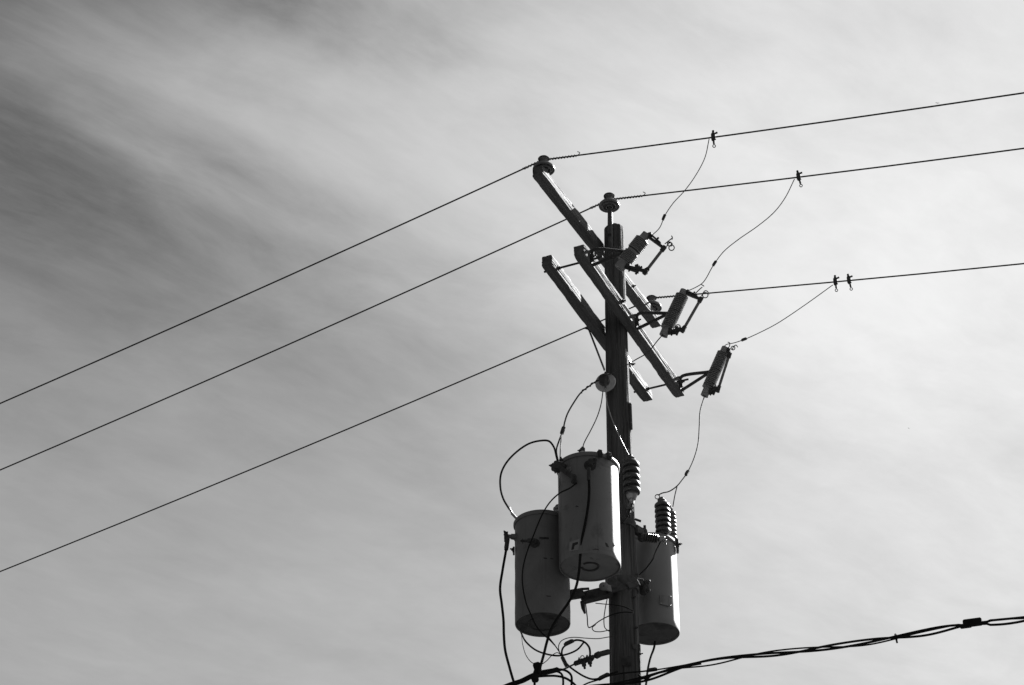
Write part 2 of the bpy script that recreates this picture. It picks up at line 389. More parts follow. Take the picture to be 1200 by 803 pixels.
# ------------------------------------------------------------------ crossarms
ARM_W, ARM_H = 0.092, 0.098
def arm_geo(a, b, w, h, seed, grooves=None):
    """timber from a to b (bottom centre line), cross-section w x h, with checks worked into the right face"""
    d = (b - a).normalized(); side = d.cross(UP).normalized(); N_ = 90
    loop = []
    nb, nh = 8, 26; e = 0.006
    for i in range(nb + 1): loop.append((-w / 2 + e + (w - 2 * e) * i / nb, 0.0, 'b'))
    for i in range(nh + 1): loop.append((w / 2, e + (h - 2 * e) * i / nh, 's'))
    for i in range(nb + 1): loop.append((w / 2 - e - (w - 2 * e) * i / nb, h, 't'))
    for i in range(nh + 1): loop.append((-w / 2, h - e - (h - 2 * e) * i / nh, 'l'))
    V_, F_ = [], []; L = (b - a).length; m = len(loop)
    gr = grooves or [(0.3, 0.004), (0.72, 0.003)]
    for i in range(N_ + 1):
        s = L * i / N_; endk = 1 if 0 < i < N_ else 0.95
        for (x, z, f) in loop:
            n3 = noise.noise(Vector((s * 0.9 + seed, x * 22, z * 22))) * 0.004 + noise.noise(Vector((s * 3 + seed, x * 70, z * 70 + 4))) * 0.0022 + (min(0, noise.noise(Vector((s * 11 + seed, x * 30, z * 30)))) * 0.012 if (abs(abs(x) - w / 2) < .012 and (z < .012 or z > h - .012)) else 0)
            dx_, dz_ = 0, 0
            if f in 'sl':
                dx_ = n3
                for (gz, gd) in gr:
                    cz = gz * h + noise.noise(Vector((s * 1.3 + gz * 9 + seed, 0, 0))) * 0.010
                    am = 0.4 + 1.2 * max(0, noise.noise(Vector((s * 1.6 + seed * 2 + gz * 31, 5, 0))) + 0.35)
                    dx_ -= gd * am * max(0, 1 - abs(z - cz) / 0.0055)
                if f == 'l': dx_ = -dx_
            else: dz_ = n3 * (1 if f == 't' else -1)
            V_.append(a + d * (s + (noise.noise(Vector((x * 60, z * 60, seed))) * 0.006 if i in (0, N_) else 0)) + side * (x * endk + dx_) + UP * (z + dz_ + (0 if endk == 1 else (0.002 if z < h / 2 else -0.002))))
    for i in range(N_):
        for k in range(m):
            k2 = (k + 1) % m; F_.append((i * m + k, i * m + k2, (i + 1) * m + k2, (i + 1) * m + k))
    F_.append(tuple(range(m))); F_.append(tuple(range(N_ * m, N_ * m + m)))
    return V_, F_
hBC = (P(723, 419, 15.33).z + P(722, 362, 14.67).z) / 2
hA = P(722, 321, 15.33).z
arms = {}
def crossarm(key, l, r, h, label, base_col, grooves=None):
    a, b = PZ(*l, h), PZ(*r, h); d = (b - a).normalized(); az = math.atan2(d.x, d.y)
    t = thing('crossarm', label, 'crossarm', (a + b) / 2, 'wooden crossarms bolted to the pole')
    part('beam', arm_geo(a, b, ARM_W, ARM_H, ord(key), grooves), armwood('crossarm timber ' + label.split()[0], az, base_col, ord(key) * .1), t, 50)
    arms[key] = dict(a=a, b=b, d=d, side=d.cross(UP).normalized(), az=az, t=t, h=h)
    return arms[key]
A = crossarm('A', (630, 206.5), (769.5, 384), hA, 'topmost crossarm, just under the pole tip, with a disc insulator at each end', 0.09)
B = crossarm('B', (678.5, 299.5), (796.5, 465.5), hBC, 'grooved middle crossarm in front of the pole, carrying the three fuse cutouts', 0.10,
             [(0.14, .003), (0.30, 0.006), (0.44, 0.006), (0.58, 0.006), (0.72, 0.005), (0.86, .003)])
C = crossarm('C', (641, 311.5), (759, 470.5), hBC, 'lowest left crossarm behind the pole, tied by rods to the grooved arm', 0.09)
def arm_pt(K, y, f=0.0, z=0.0):      # point on the arm whose bottom centre line crosses pixel row y; f sideways in half widths, z above the bottom
    a, b = K['a'], K['b']
    lo, hi = -0.2, 1.2
    def py(p): 
        rel = p - Vector((0, 0, EYE)); dd = depth(p); vv = (-rel.y * math.sin(PITCH) + rel.z * math.cos(PITCH)) / dd
        return 401.5 - vv * FPX
    for _ in range(40):
        m_ = (lo + hi) / 2
        if py(a.lerp(b, m_)) < y: lo = m_
        else: hi = m_
    return a.lerp(b, lo) + K['side'] * (f * ARM_W / 2) + UP * z
# rods that tie the two lower arms
for (yC, ext) in ((322, 0), (463, 0)):
    c0 = arm_pt(C, yC, -1, 0.05) - C['side'] * 0.035; c1 = c0 + C['side'] * 0.50
    part('spacer_rod', cyl(c0, c1, 0.009, seg=10), M['rust'], C['t'])
    part('nut', bolt(arm_pt(C, yC, 1, 0.05), C['side'], 0.014, 0.02), M['rust'], C['t'])
    part('nut', bolt(arm_pt(C, yC, -1, 0.05), -C['side'], 0.012, 0.018), M['rust'], C['t'])
    q = c0 + C['side'] * (0.035 + ARM_W)
    part('nut', bolt(B['a'] + B['d'] * (q - B['a']).dot(B['d']) - B['side'] * (ARM_W / 2) + UP * 0.05, -B['side'], 0.012, 0.018), M['rust'], B['t'])
# through bolts in the pole
for K, yy in ((A, 321), (C, 419)):
    for s_ in (-1, 1):
        p_ = arm_pt(K, yy, 1 if s_ > 0 else -1, 0.06); part('bolt', bolt(p_, K['side'] * s_, 0.012, 0.02), M['rust'], K['t'])
p_ = arm_pt(B, 362, 1, 0.06); part('bolt', bolt(p_, B['side'], 0.015, 0.028), M['rust'], B['t'])
part('bolt', bolt(arm_pt(A, 343, 1, 0.055), A['side'], 0.009, 0.014), M['rust'], A['t'])
# flat braces
def strap(a, b, w, t_, nrm): return bar(a, b, w, t_, nrm)
b0 = arm_pt(C, 386, -1, 0.03) - C['side'] * 0.006; b1 = PV(708.5, 434, b0, math.atan2(C['d'].x, C['d'].y))
br = part('brace', strap(b0, b1, 0.030, 0.007, C['side']), M['iron'], C['t'])
part('bolt', bolt(b0 - C['side'] * .003, -C['side'], 0.011, 0.022), M['rust'], br)
b0 = arm_pt(C, 437, 1, 0.07) + C['side'] * 0.006; b1 = PV(724.5, 396, b0, C['az'])
br = part('brace', strap(b0, b1, 0.026, 0.006, C['side']), M['steel'], C['t'], label='bright flat brace catching the sun')
part('bolt', bolt(b0 + C['side'] * .003, C['side'], 0.011, 0.022), M['rust'], br)
# steel strap of the topmost arm across the pole face
part('gain_strap', bar(P(705, 291.5, 14.84), P(726, 290.5, 14.87), 0.024, 0.006, Vector((0, -1, 0))), M['rust'], pole)

# ------------------------------------------------------------------ pin insulators
def pin_profile(k=1.0):
    # from the underside hole outwards, then up over the skirt to the tie groove and the head
    p = [(0.018, 0.040), (0.020, 0.000), (0.026, -0.004), (0.030, 0.002), (0.033, 0.026), (0.045, 0.028), (0.047, 0.006), (0.053, 0.001), (0.057, 0.008), (0.060, 0.024),
         (0.070, 0.022), (0.077, 0.010), (0.081, 0.010), (0.083, 0.018), (0.080, 0.030), (0.066, 0.046), (0.052, 0.058), (0.043, 0.066), (0.040, 0.076),
         (0.036, 0.082), (0.034, 0.088), (0.035, 0.094), (0.040, 0.100), (0.041, 0.106), (0.038, 0.116), (0.030, 0.123), (0.012, 0.126)]
    return [(r * k, z * k) for r, z in p]
def pin_insulator(c, d, k, label, pin_len, mat='porc'):
    t = thing('pin_insulator', label, 'insulator', c - d * pin_len, 'disc insulators carrying the three power lines')
    part('porcelain', lathe(c, d, pin_profile(k), 32), M[mat], t, 40)
    return t
iA = PZ(635.5, 214, hA); iA = arm_pt(A, 216, 0, ARM_H)
c1 = iA + UP * 0.036
I1 = pin_insulator(c1, UP, 1.1, 'grey disc insulator at the upper left end of the topmost crossarm', 0.032)
part('pin', lathe(iA, UP, [(0.028, -0.004), (0.028, 0.006), (0.017, 0.010), (0.014, 0.07)], 14), M['rust'], I1)
iA3 = arm_pt(A, 377.5, 0, ARM_H); c3 = iA3 + UP * 0.036
I3 = pin_insulator(c3, UP, 1.1, 'grey disc insulator at the lower right end of the topmost crossarm, beside the middle cutout', 0.026)
part('pin', lathe(iA3, UP, [(0.028, -0.004), (0.028, 0.006), (0.017, 0.010), (0.014, 0.07)], 14), M['rust'], I3)
c2 = P(714, 243.5, 14.90)
I2 = pin_insulator(c2, UP, 1.08, 'grey disc insulator on a steel ridge pin above the tip of the pole', 0.0)
pb = pole_surf(zpx(300, 14.92), -22, 0.012); ptp = P(715, 250, 14.905)
mid = pole_surf(pt.z - 0.03, -22, 0.014)
part('ridge_pin', merge(sweep([pb, mid, ptp, ptp.lerp(c2, 0.5), c2 + UP * 0.03], [0.021, 0.022, 0.021, 0.014, 0.012], 12)), M['iron'], I2)
for yy in (276, 292):
    z = zpx(yy, 14.9); part('bolt', bolt(pole_surf(z, -22, 0.03), pole_surf(z, -22) - pole_c(z), 0.010, 0.015), M['rust'], I2)

# ------------------------------------------------------------------ power lines
LINE_AZ = A['az'] + R(90)
lines = {}
def conductor(key, nx, ny, pin, lpx, rpx, label, anchor):
    p0 = PV(nx, ny, anchor, LINE_AZ)
    pth = []
    def side_(px, sgn):
        e = PV(*px, anchor, LINE_AZ); dh = Vector((e.x - p0.x, e.y - p0.y, 0)); s1 = dh.length; dirh = dh.normalized()
        L = 64.0; k = (p0.z - e.z) / (s1 * (1 - s1 / L))       # parabola of a span of L metres
        return [p0 + dirh * s - UP * (k * s * (1 - s / L)) for s in [0.06 * i for i in range(1, 12)] + [0.8 + i * 0.8 for i in range(70)]]
    Lp, Rp = side_(lpx, -1), side_(rpx, 1)
    full = Lp[::-1] + [p0] + Rp
    t = thing('power_line', label, 'power line', p0, 'the three long power lines crossing the sky')
    part('conductor', sweep(full, 0.0064, 8), M['wire'], t)
    def cut(pp, ln):
        o = [p0]; s = 0
        for q in pp:
            s += (q - o[-1]).length; o.append(q)
            if s > ln: break
        return o
    part('armour_wrap', helix(cut(Lp, 0.16), 0.0082, 0.0038, 0.027), M['wire'], t)
    part('armour_wrap', helix(cut(Rp, 0.27), 0.0082, 0.0038, 0.027), M['wire'], t)
    e_ = cut(Rp, 0.27)[-1]; part('wire_tail', tube([e_, e_ + Vector((0.02, 0, 0.012)), e_ + Vector((0.028, 0, 0.03)), e_ + Vector((0.01, 0, 0.042))], 0.0035, 5, 5), M['wire'], t)
    e_ = cut(Lp, 0.12)[-1]; part('wire_tail', tube([e_, e_ + Vector((-0.01, 0, -0.014)), e_ + Vector((-0.03, 0, -0.022)), e_ + Vector((-0.045, 0, -0.012))], 0.004, 5, 5), M['bare'], t)
    lines[key] = (p0, full, t)
    nk = pin - Vector((0, 0.035, 0)) + UP * 0.097
    part('tie', ring(nk, UP, 0.042, 0.006, 24), M['wire'], t)
conductor('w1', 636, 187.5, c1, (0, 473), (1200, 109), 'uppermost of the three power lines, passing over the left end of the top crossarm', c1 + Vector((0, 0.035, 0)))
conductor('w2', 714, 234.0, c2, (0, 551), (1200, 174), 'middle power line, tied to the insulator above the pole tip', c2 + Vector((0, 0.035, 0)))
conductor('w3', 767, 349.0, c3, (0, 670), (1200, 309), 'lowest of the three power lines, passing behind the pole', c3 + Vector((0, 0.035, 0)))
def on_line(key, x):
    p0, full, t = lines[key]; best = None
    for i in range(len(full) - 1):
        for f in [j / 40 for j in range(40)]:
            q = full[i].lerp(full[i + 1], f); px = 600 + q.x / depth(q) * FPX
            if best is None or abs(px - x) < best[0]: best = (abs(px - x), q)
    return best[1]

# ------------------------------------------------------------------ hot line clamps
def clamp(key, x, label, tilt):
    c = on_line(key, x); t = thing('line_clamp', label, 'clamp', c, 'hot line clamps on the power lines')
    d = Vector((tilt, 0, 1)).normalized(); l = Vector((math.sin(LINE_AZ), math.cos(LINE_AZ), 0)); n = d.cross(l).normalized()
    part('body', merge(box(c + d * 0.006, (0.034, 0.03, 0.062), l, d, 0.005), box(c + d * 0.036, (0.022, 0.024, 0.022), l, d, 0.004),
                       cyl(c + d * 0.030, c + d * 0.066, 0.010), box(c + d * 0.034 + l * 0.022, (0.030, 0.016, 0.012), l + d * 0.2, d, 0.003),
                       box(c - d * 0.022 - l * 0.004, (0.026, 0.022, 0.018), l, d, 0.004)), M['rust'], t)
    part('eye_screw', merge(cyl(c - d * 0.02, c - d * 0.064, 0.0085), cyl(c - d * 0.06, c - d * 0.076, 0.0045), ring(c - d * 0.088, Vector((0, 1, 0.4)), 0.011, 0.0036, 16)), M['rust'], t)
    return c
k1 = clamp('w1', 835.5, 'hot line clamp on the uppermost power line', 0.0)
k2 = clamp('w2', 935.5, 'hot line clamp on the middle power line', -0.12)
k3 = clamp('w3', 980, 'left of the two neighbouring hot line clamps on the lowest power line', 0.0)
k4 = clamp('w3', 994, 'right of the two neighbouring hot line clamps on the lowest power line', -0.1)

# ------------------------------------------------------------------ fuse cutouts
AZB = B['az'] + R(90); OUT = B['side']
def cutout(label, att_y, top, bot, tb, rad, n, mat, tube_px, hook_px, ring_px, style):
    att = arm_pt(B, att_y, 1, 0.07)
    pv = lambda x, y: PV(x, y, att, AZB)
    T_, Bm = pv(*top), pv(*bot); d = (T_ - Bm).normalized(); L = (T_ - Bm).length
    t = thing('fuse_cutout', label, 'fuse cutout', att, 'fuse cutouts on the grooved crossarm')
    if style == 'porcelain':
        prof = [(rad * .30, 0.02), (rad * .30, 0.0), (rad * .62, -0.002), (rad * .72, 0.004), (rad * .74, L * .15)]
        prof += sheds(L * .16, L * .46, 8, rad * .78, rad, 0.1) + [(rad * .8, L * .47), (rad * .8, L * .52)] + sheds(L * .53, L * .84, 8, rad * .78, rad, 0.1)
        prof += [(rad * .62, L * .86), (rad * .60, L * .99), (rad * .5, L)]
    else:
        prof = [(rad * .35, 0.015), (rad * .35, 0.0), (rad * .66, 0.0), (rad * .68, L * .12)] + fins(L * .14, L * .88, n, rad * .62, rad) + [(rad * .64, L * .9), (rad * .62, L * .99), (rad * .5, L)]
    part('insulator_body', lathe(Bm, d, prof, 24), M[mat], t, 50)
    # bracket: upper bar, diagonal, arm clamp
    m_ = Bm.lerp(T_, 0.52); mm = m_ - OUT * (rad * .8)
    ua = att + UP * 0.055 + OUT * 0.012; la = att - UP * 0.085 + OUT * 0.005
    part('bracket', merge(tube([ua - UP * .10, ua - UP * .012, ua + OUT * 0.016 + UP * .006, mm.lerp(ua, 0.1), mm], 0.0145, 8, 5), tube([la, la.lerp(mm, .1), mm], 0.0135, 8, 4),
                          box(mm + OUT * 0.004, (0.03, 0.035, 0.035), OUT, UP, 0.005), lathe(m_ - d * 0.008, d, [(rad * .7, 0), (rad * .84, 0.003), (rad * .84, 0.013), (rad * .7, 0.016)], 24)), M['rust'], t)
    part('arm_clamp', merge(bar(att + UP * 0.055 + OUT * 0.004, att - UP * 0.078 + OUT * 0.004, 0.034, 0.008, OUT), bar(att + UP * 0.053 + OUT * .004, att + UP * 0.053 - OUT * (ARM_W + .01), 0.034, 0.007, UP),
                            bolt(att + OUT * 0.008, OUT, 0.012, 0.03)), M['rust'], t)
    # fuse holder
    t0, t1 = pv(*tube_px[0]), pv(*tube_px[1])
    part('fuse_tube', cyl(t0, t1, 0.0125, seg=12), M['fibre'], t)
    ft = Bm + d * (L * .93) + OUT * rad * .55
    uc = part('upper_contact', merge(bar(ft - OUT * .02, t0 + (t0 - t1).normalized() * 0.01, 0.030, 0.020), bar(ft + d * 0.012, ft.lerp(t0, .7) + d * 0.02, 0.022, 0.012),
                                cyl(t0 - (t0 - t1).normalized() * .02, t0 + (t0 - t1).normalized() * 0.028, 0.019), box(ft + OUT * .005, (.035, .04, .03), OUT, d), cyl(ft.lerp(t0, .45) - d * .015, ft.lerp(t0, .45) + d * .04, .008)), M['rust'], t)
    bt = Bm + d * (L * .07) + OUT * rad * .5
    j = (t1 - bt)
    part('lower_hinge', merge(bar(bt - OUT * .02, t1, 0.032, 0.020), bar(bt - d * 0.022, bt.lerp(t1, .75) - d * 0.03, 0.022, 0.010), cyl(t1 - Vector((0.0, .025, 0)), t1 + Vector((0, .025, 0)), 0.017),
                              cyl(t1 - (t0 - t1).normalized() * 0.03, t1 + (t0 - t1).normalized() * 0.03, 0.0175), box(bt.lerp(t1, .55) + d * 0.012, (.032, .036, .04), OUT, d), box(bt.lerp(t1, .2), (.03, .045, .045), OUT, d),
                              cyl(bt.lerp(t1, .7) - d * .05, bt.lerp(t1, .7) + d * .03, .009), cyl(bt.lerp(t1, .35) - d * .045, bt.lerp(t1, .35), .007)), M['rust'], t)
    for hp in hook_px: part('hook', tube([pv(*q) for q in hp], 0.0042, 6, 5), M['rust'], uc)
    for (rx, ry, rr) in ring_px: part('pull_ring', ring(pv(rx, ry), Vector((0.25, 1, 0.5)), rr, 0.0042, 18), M['rust'], uc)
    return T_, Bm
CU1 = cutout('fuse cutout with a smooth ribbed porcelain body nearest the pole tip', 311, (758.5, 274), (725.5, 314.5), None, 0.060, 16, 'polymer', ((777, 292), (757, 318)),
             [[(779, 286), (784, 282), (788, 279)], [(787, 276.5), (788, 279), (787.5, 281)], [(781, 289), (785, 284.5), (788, 286), (786, 289)]], [(787, 290.5, .021), (784.5, 286, .016), (747, 313.5, .018)], 'porcelain')
CU2 = cutout('fuse cutout with thin fins in the middle of the row, right of the pole', 385.5, (802.5, 340), (777.5, 393.5), None, 0.055, 20, 'polymer', ((820.5, 352), (801, 386)),
             [[(815, 344), (820, 339), (823, 336.5)], [(822, 333.5), (825, 335.5)], [(822, 347), (826, 341), (829, 341.5), (831, 345)]], [(826.5, 346, .022), (794.5, 383.5, .02)], 'fins')
CU3 = cutout('fuse cutout at the lower right end of the grooved crossarm', 458, (850.5, 407), (825.5, 464), None, 0.052, 22, 'polymer', ((854.5, 417), (842, 456)),
             [[(853, 410), (855, 405), (855, 402), (853, 401)], [(858, 410), (860, 406), (862.5, 404.5), (864.5, 407)]], [(859, 408, .016), (836.5, 452.5, .018)], 'fins')

# ------------------------------------------------------------------ jumpers and leads
def lead(name, label, px, Y0, Y1, r, mat='wire', conns=(), cat='wire', group=None, n=8, start=None, end=None, seg=8):
    pts = pxpath(px, Y0, Y1)
    if start is not None: pts[0] = start
    if end is not None: pts[-1] = end
    t = thing(name, label, cat, pts[0], group)
    sp_ = spline(pts, n); part('strand' if mat != 'rubber' else 'sheath', sweep(sp_, r, seg), M[mat], t)
    for (cx, cy, ln, rr) in conns:
        best = min(range(1, len(sp_) - 1), key=lambda i: math.hypot(600 + sp_[i].x / depth(sp_[i]) * FPX - cx, pyof(sp_[i]) - cy))
        q = sp_[best]; d = (sp_[best + 1] - sp_[best - 1]).normalized()
        part('connector', merge(cyl(q - d * ln / 2, q + d * ln / 2, rr, seg=10), box(q + UP * rr * .3, (ln * .8, rr * 1.7, rr * 1.7), d, UP)), M['rust'], t)
    return t, pts
def pyof(p):
    rel = p - Vector((0, 0, EYE)); return 401.5 - (-rel.y * math.sin(PITCH) + rel.z * math.cos(PITCH)) / depth(p) * FPX
JG = 'thin jumpers from the power lines to the fuse cutouts'
def Yof(p): return p.y
lead('jumper_wire', 'thin jumper hanging from the uppermost power line to the first cutout', [(831, 163), (826, 185), (815, 206), (802, 224), (789, 238), (779, 253), (773, 267), (764, 276)], k1.y, CU1[0].y, 0.0036, 'wire', [(777.5, 254, .05, .011)], group=JG)
lead('jumper_wire', 'thin jumper hanging from the middle power line to the middle cutout', [(931, 210), (920, 232), (907, 249), (888, 265), (865, 281), (848, 295), (836, 311), (824, 331), (815, 337), (806, 341)], k2.y, CU2[0].y, 0.0036, 'wire', [(837, 308, .05, .011)], group=JG)
lead('jumper_wire', 'thin jumper hanging from the lowest power line to the lower right cutout', [(976, 334), (944, 357), (911, 379), (890, 390), (872, 398), (860, 402), (851, 404), (847, 408)], k3.y, CU3[0].y, 0.0036, 'wire', [(872, 398, .05, .011)], group=JG)

# neutral spool insulator on the pole's left edge
sc_c = P(709, 447.5, 14.86); sd = Vector((-0.25, -0.95, -0.12)).normalized()
SP = thing('spool_insulator', 'pale round insulator seen end-on at the left edge of the pole below the crossarms', 'insulator', sc_c - sd * 0.08)
part('porcelain', lathe(sc_c - sd * 0.05, sd, [(0.03, 0), (0.05, 0.004), (0.078, 0.022), (0.084, 0.034), (0.081, 0.042), (0.070, 0.046), (0.050, 0.050), (0.046, 0.062), (0.045, 0.070)], 36), M['porc_light'], SP)
part('groove', lathe(sc_c - sd * 0.05, sd, [(0.044, 0.050), (0.047, 0.066), (0.040, 0.080), (0.036, 0.088), (0.043, 0.098), (0.043, 0.108), (0.028, 0.116)], 30), M['porc_dark'], SP, label='dark tie groove and head of the insulator')
part('clevis', merge(bar(P(709.5, 436, 14.80), P(709.5, 456, 14.78), 0.016, 0.012, Vector((0, -1, 0))), cyl(P(709.5, 438, 14.90), P(709.5, 438, 14.76), 0.012), cyl(sc_c, sc_c - sd * 0.16, 0.012)), M['iron'], SP)
lead('lead_wire', 'lead from the bottom of the middle cutout passing behind the grooved arm to the pole', [(777, 392), (770, 400), (763, 409), (755, 416, 14.95), (746, 421, 14.95), (738, 426, 14.9), (726, 432, 14.86), (716, 438, 14.83), (709, 440, 14.80)], CU2[1].y, 14.8, 0.0045)
lead('lead_wire', 'twisted lead curving down left from the pale round insulator', [(704, 445), (697, 448), (690, 453), (681, 460), (673, 471), (665, 485), (662, 494), (660, 503), (658, 509)], 14.78, 14.72, 0.0062, 'wire', [(659.5, 505, .065, .016)])
tw = pxpath([(704, 445), (697, 448), (690, 453), (681, 460)], 14.78, 14.76)
part('tie_wrap', helix(spline(tw, 6), 0.008, 0.004, 0.05), M['wire'], [o for o in bpy.data.objects if o.get('label') == 'twisted lead curving down left from the pale round insulator'][0])

# ------------------------------------------------------------------ transformers
def tank(label, cx, cyb, cyt, Y, rpx, mat, style):
    bc = P(cx, cyb, Y); r = rpx * m_per_px(bc)
    # height of the rim centre
    z1 = P(cx, cyt, Y).z; H = z1 - bc.z
    t = thing('transformer', label, 'transformer', bc, 'pole transformers')
    prof = [(r * .955, 0.016), (r * .96, 0.006), (r * .968, 0.001), (r * .988, 0.0), (r, 0.008), (r, 0.05)]
    if style == 'wavy': prof += [(r * (1 + 0.006 * math.sin(i * 1.7)), 0.05 + (H - 0.07) * i / 14) for i in range(1, 14)]
    prof += [(r, H - 0.01)]
    part('tank_body', lathe(bc, UP, [(r * .5, 0.020)] + prof, 96), M[mat], t)
    part('base_plate', lathe(bc, UP, [(r * .93, 0.009), (r * .945, 0.012), (r * .945, 0.019)], 64), M['base_grey' if style == 'clean' else 'base'] if style != 'smooth' else M['base'], t)
    lid = [(r * 1.0, H - 0.012), (r * 1.035, H - 0.014), (r * 1.055, H - 0.006), (r * 1.055, H + 0.010), (r * 1.03, H + 0.020), (r * .98, H + 0.024), (r * .8, H + 0.045), (r * .4, H + 0.062), (r * .05, H + 0.066)]
    ld = part('lid', lathe(bc, UP, lid, 96), M['tank_old' if mat != 'tank' else 'tank'], t)
    return dict(t=t, c=bc, r=r, H=H, z1=z1, lid=ld)
T1 = tank('front transformer, light grey and scuffed, hanging before the pole and overlapping its left neighbour', 691.5, 665, 550.5, 14.45, 36.3, 'tank', 'clean')
T2 = tank('left transformer, darkest of the three, with a dented outline and a dirty dark base', 636, 732.3, 616, 14.75, 32.6, 'tank_old', 'wavy')
T3 = tank('right transformer, partly hidden behind the pole, with a tall dark bushing on its lid', 766.3, 743, 641.5, 15.36, 30.6, 'tank_new', 'smooth')
def hit(T, x, y, k=0.0):             # point on the tank's near side under a pixel, k proud of it; and its outward direction
    r = ray(x, y); ox, oy = -T['c'].x, -T['c'].y; rr = T['r']
    a = r.x ** 2 + r.y ** 2; b = 2 * (ox * r.x + oy * r.y); c = ox * ox + oy * oy - rr * rr
    disc = max(b * b - 4 * a * c, 0); s = (-b - math.sqrt(disc)) / (2 * a)
    p = Vector((r.x * s, r.y * s, r.z * s + EYE)); n = Vector((p.x - T['c'].x, p.y - T['c'].y, 0)).normalized()
    return p + n * k, n
def lug(T, x, y, w=.05, h=.07, mat='tank'):
    p, n = hit(T, x, y); part('lifting_lug', merge(box(p + n * 0.006, (w, 0.014, h), n.cross(UP), UP), bolt(p + n * 0.014, n, .011, .02)), M[mat], T['t'])
# --- T1
def c_weld(T, R0, w, a0, a1, z=0.008, n=28):
    return sweep([T['c'] + Vector((math.cos(R(a0 + (a1 - a0) * i / n)) * R0, math.sin(R(a0 + (a1 - a0) * i / n)) * R0, z)) for i in range(n + 1)], w, 6)
part('base_ring', c_weld(T1, T1['r'] * .27, 0.009, -140, 170), M['rust'], T1['t'], label='dark open ring welded under the base')
q, n_ = hit(T1, 691.5, 545.5)
part('bushing', merge(lathe(q - n_ * .01, n_, [(.045, 0), (.046, .012), (.032, .018), (.030, .035), (.022, .04), (.020, .07)], 20), cyl(q + n_ * .05 - UP * .03, q + n_ * .05 + UP * .022, .017), box(q + n_ * .05 + UP * .004 + Vector((.02, 0, 0)), (.05, .03, .035)), bolt(q + n_ * .06 + Vector((.03, 0, .01)), n_, .01, .02)), M['rust'], T1['t'])
def rim(T, px):                       # point on the near rim at pixel column px
    x = (px - 600) * m_per_px(T['c'] + UP * T['H']); dxx = x - T['c'].x
    return Vector((x, T['c'].y - math.sqrt(max((T['r'] * 1.05) ** 2 - dxx * dxx, 0)), T['z1']))
def lid_clamp(T, ang, mat='rust'):
    n = Vector((math.sin(R(ang)), -math.cos(R(ang)), 0)); p = T['c'] + UP * T['H'] + n * (T['r'] * 1.055)
    part('lid_clamp', merge(box(p + n * .010, (.03, .018, .06), n.cross(UP), UP), bar(p + UP * .03 + n * .012, p + UP * .03 - n * .05, .024, .012), bolt(p + n * .018 - UP * .012, n, .010, .022)), M[mat], T['lid'])
for a_ in (20, 38): lid_clamp(T1, a_, 'rust')
lid_clamp(T1, -172)
# left side low voltage terminal block of T1
q, n_ = hit(T1, 657, 553); q = q + n_ * .0
s0 = hit(T1, 657.5, 552)[0] + Vector((-.02, -.06, 0)); s1_ = hit(T1, 676.5, 565, .07)[0]
part('terminal_arm', merge(bar(s0, s1_, .034, .034), cyl(s1_ - Vector((0, .02, 0)), s1_ + Vector((0, .06, 0)), .022), bolt(s1_, Vector((0.2, -1, 0)), .012, .02)), M['rust'], T1['t'])
part('terminal_block', merge(box(s0 + Vector((-.012, 0, .0)), (.07, .06, .075), Vector((1, 0, -.5)), UP, .01), bolt(s0 + Vector((-.045, 0, .01)), Vector((-1, -.2, 0)), .012, .02), bolt(s0 + Vector((-.02, -.02, -.045)), Vector((-.3, -.2, -1)), .011, .018),
                             bolt(s0 + Vector((.02, -.02, .045)), Vector((0, -.2, 1)), .010, .02), box(s0 + Vector((.03, 0, .0)), (.05, .05, .05), Vector((1, 0, -.5)), UP, .01)), M['rust'], T1['t'])
q, n_ = hit(T1, 667, 551)
part('blind_bushing', lathe(q - n_ * .01, n_, [(.026, 0), (.026, .016), (.018, .022), (.017, .034), (.008, .037)], 16), M['tank'], T1['t'])
# top bushing
tb = P(683, 536.5, 14.53)
tbo = part('top_bushing', lathe(tb, UP, [(.052, -.08), (.056, 0), (.054, .012), (.044, .026), (.034, .036), (.030, .044), (.022, .050)], 24), M['porc_light'], T1['t'])
part('top_terminal', merge(box(tb + UP * .066, (.036, .03, .034)), bolt(tb + UP * .062 + Vector((-.018, 0, 0)), Vector((-1, 0, .1)), .011, .014), cyl(tb + UP * .045, tb + UP * .095, .011)), M['rust'], tbo)
# small square label with a bracket-shaped black mark, and scuffs
def decal(T, quad, k, name, mat, th=.0015, label=None):
    vs = []; fs = []
    if len(quad) == 4:                # follow the curve of the tank
        n = 5; g = []
        for a in range(n + 1):
            for b in range(n + 1):
                u, v = a / n, b / n
                x = (quad[0][0] * (1 - u) + quad[1][0] * u) * (1 - v) + (quad[3][0] * (1 - u) + quad[2][0] * u) * v
                y = (quad[0][1] * (1 - u) + quad[1][1] * u) * (1 - v) + (quad[3][1] * (1 - u) + quad[2][1] * u) * v
                g.append((x, y))
        m = (n + 1) ** 2
        for kk in (k, k + th): vs += [hit(T, x, y, kk)[0] for x, y in g]
        ix = lambda a, b: a * (n + 1) + b
        for a in range(n):
            for b in range(n):
                f = (ix(a, b), ix(a + 1, b), ix(a + 1, b + 1), ix(a, b + 1)); fs += [f, tuple(q_ + m for q_ in f[::-1])]
        rim_ = [ix(a, 0) for a in range(n)] + [ix(n, b) for b in range(n)] + [ix(a, n) for a in range(n, 0, -1)] + [ix(0, b) for b in range(n, 0, -1)]
        for a in range(len(rim_)): p_, q_ = rim_[a], rim_[(a + 1) % len(rim_)]; fs.append((p_, q_, q_ + m, p_ + m))
    else:
        for kk in (k, k + th): vs += [hit(T, x, y, kk)[0] for x, y in quad]
        m = len(quad); fs = [tuple(range(m))[::-1], tuple(range(m, 2 * m))] + [(i, (i + 1) % m, m + (i + 1) % m, m + i) for i in range(m)]
    return part(name, (vs, fs), M[mat], T['t'], label=label)
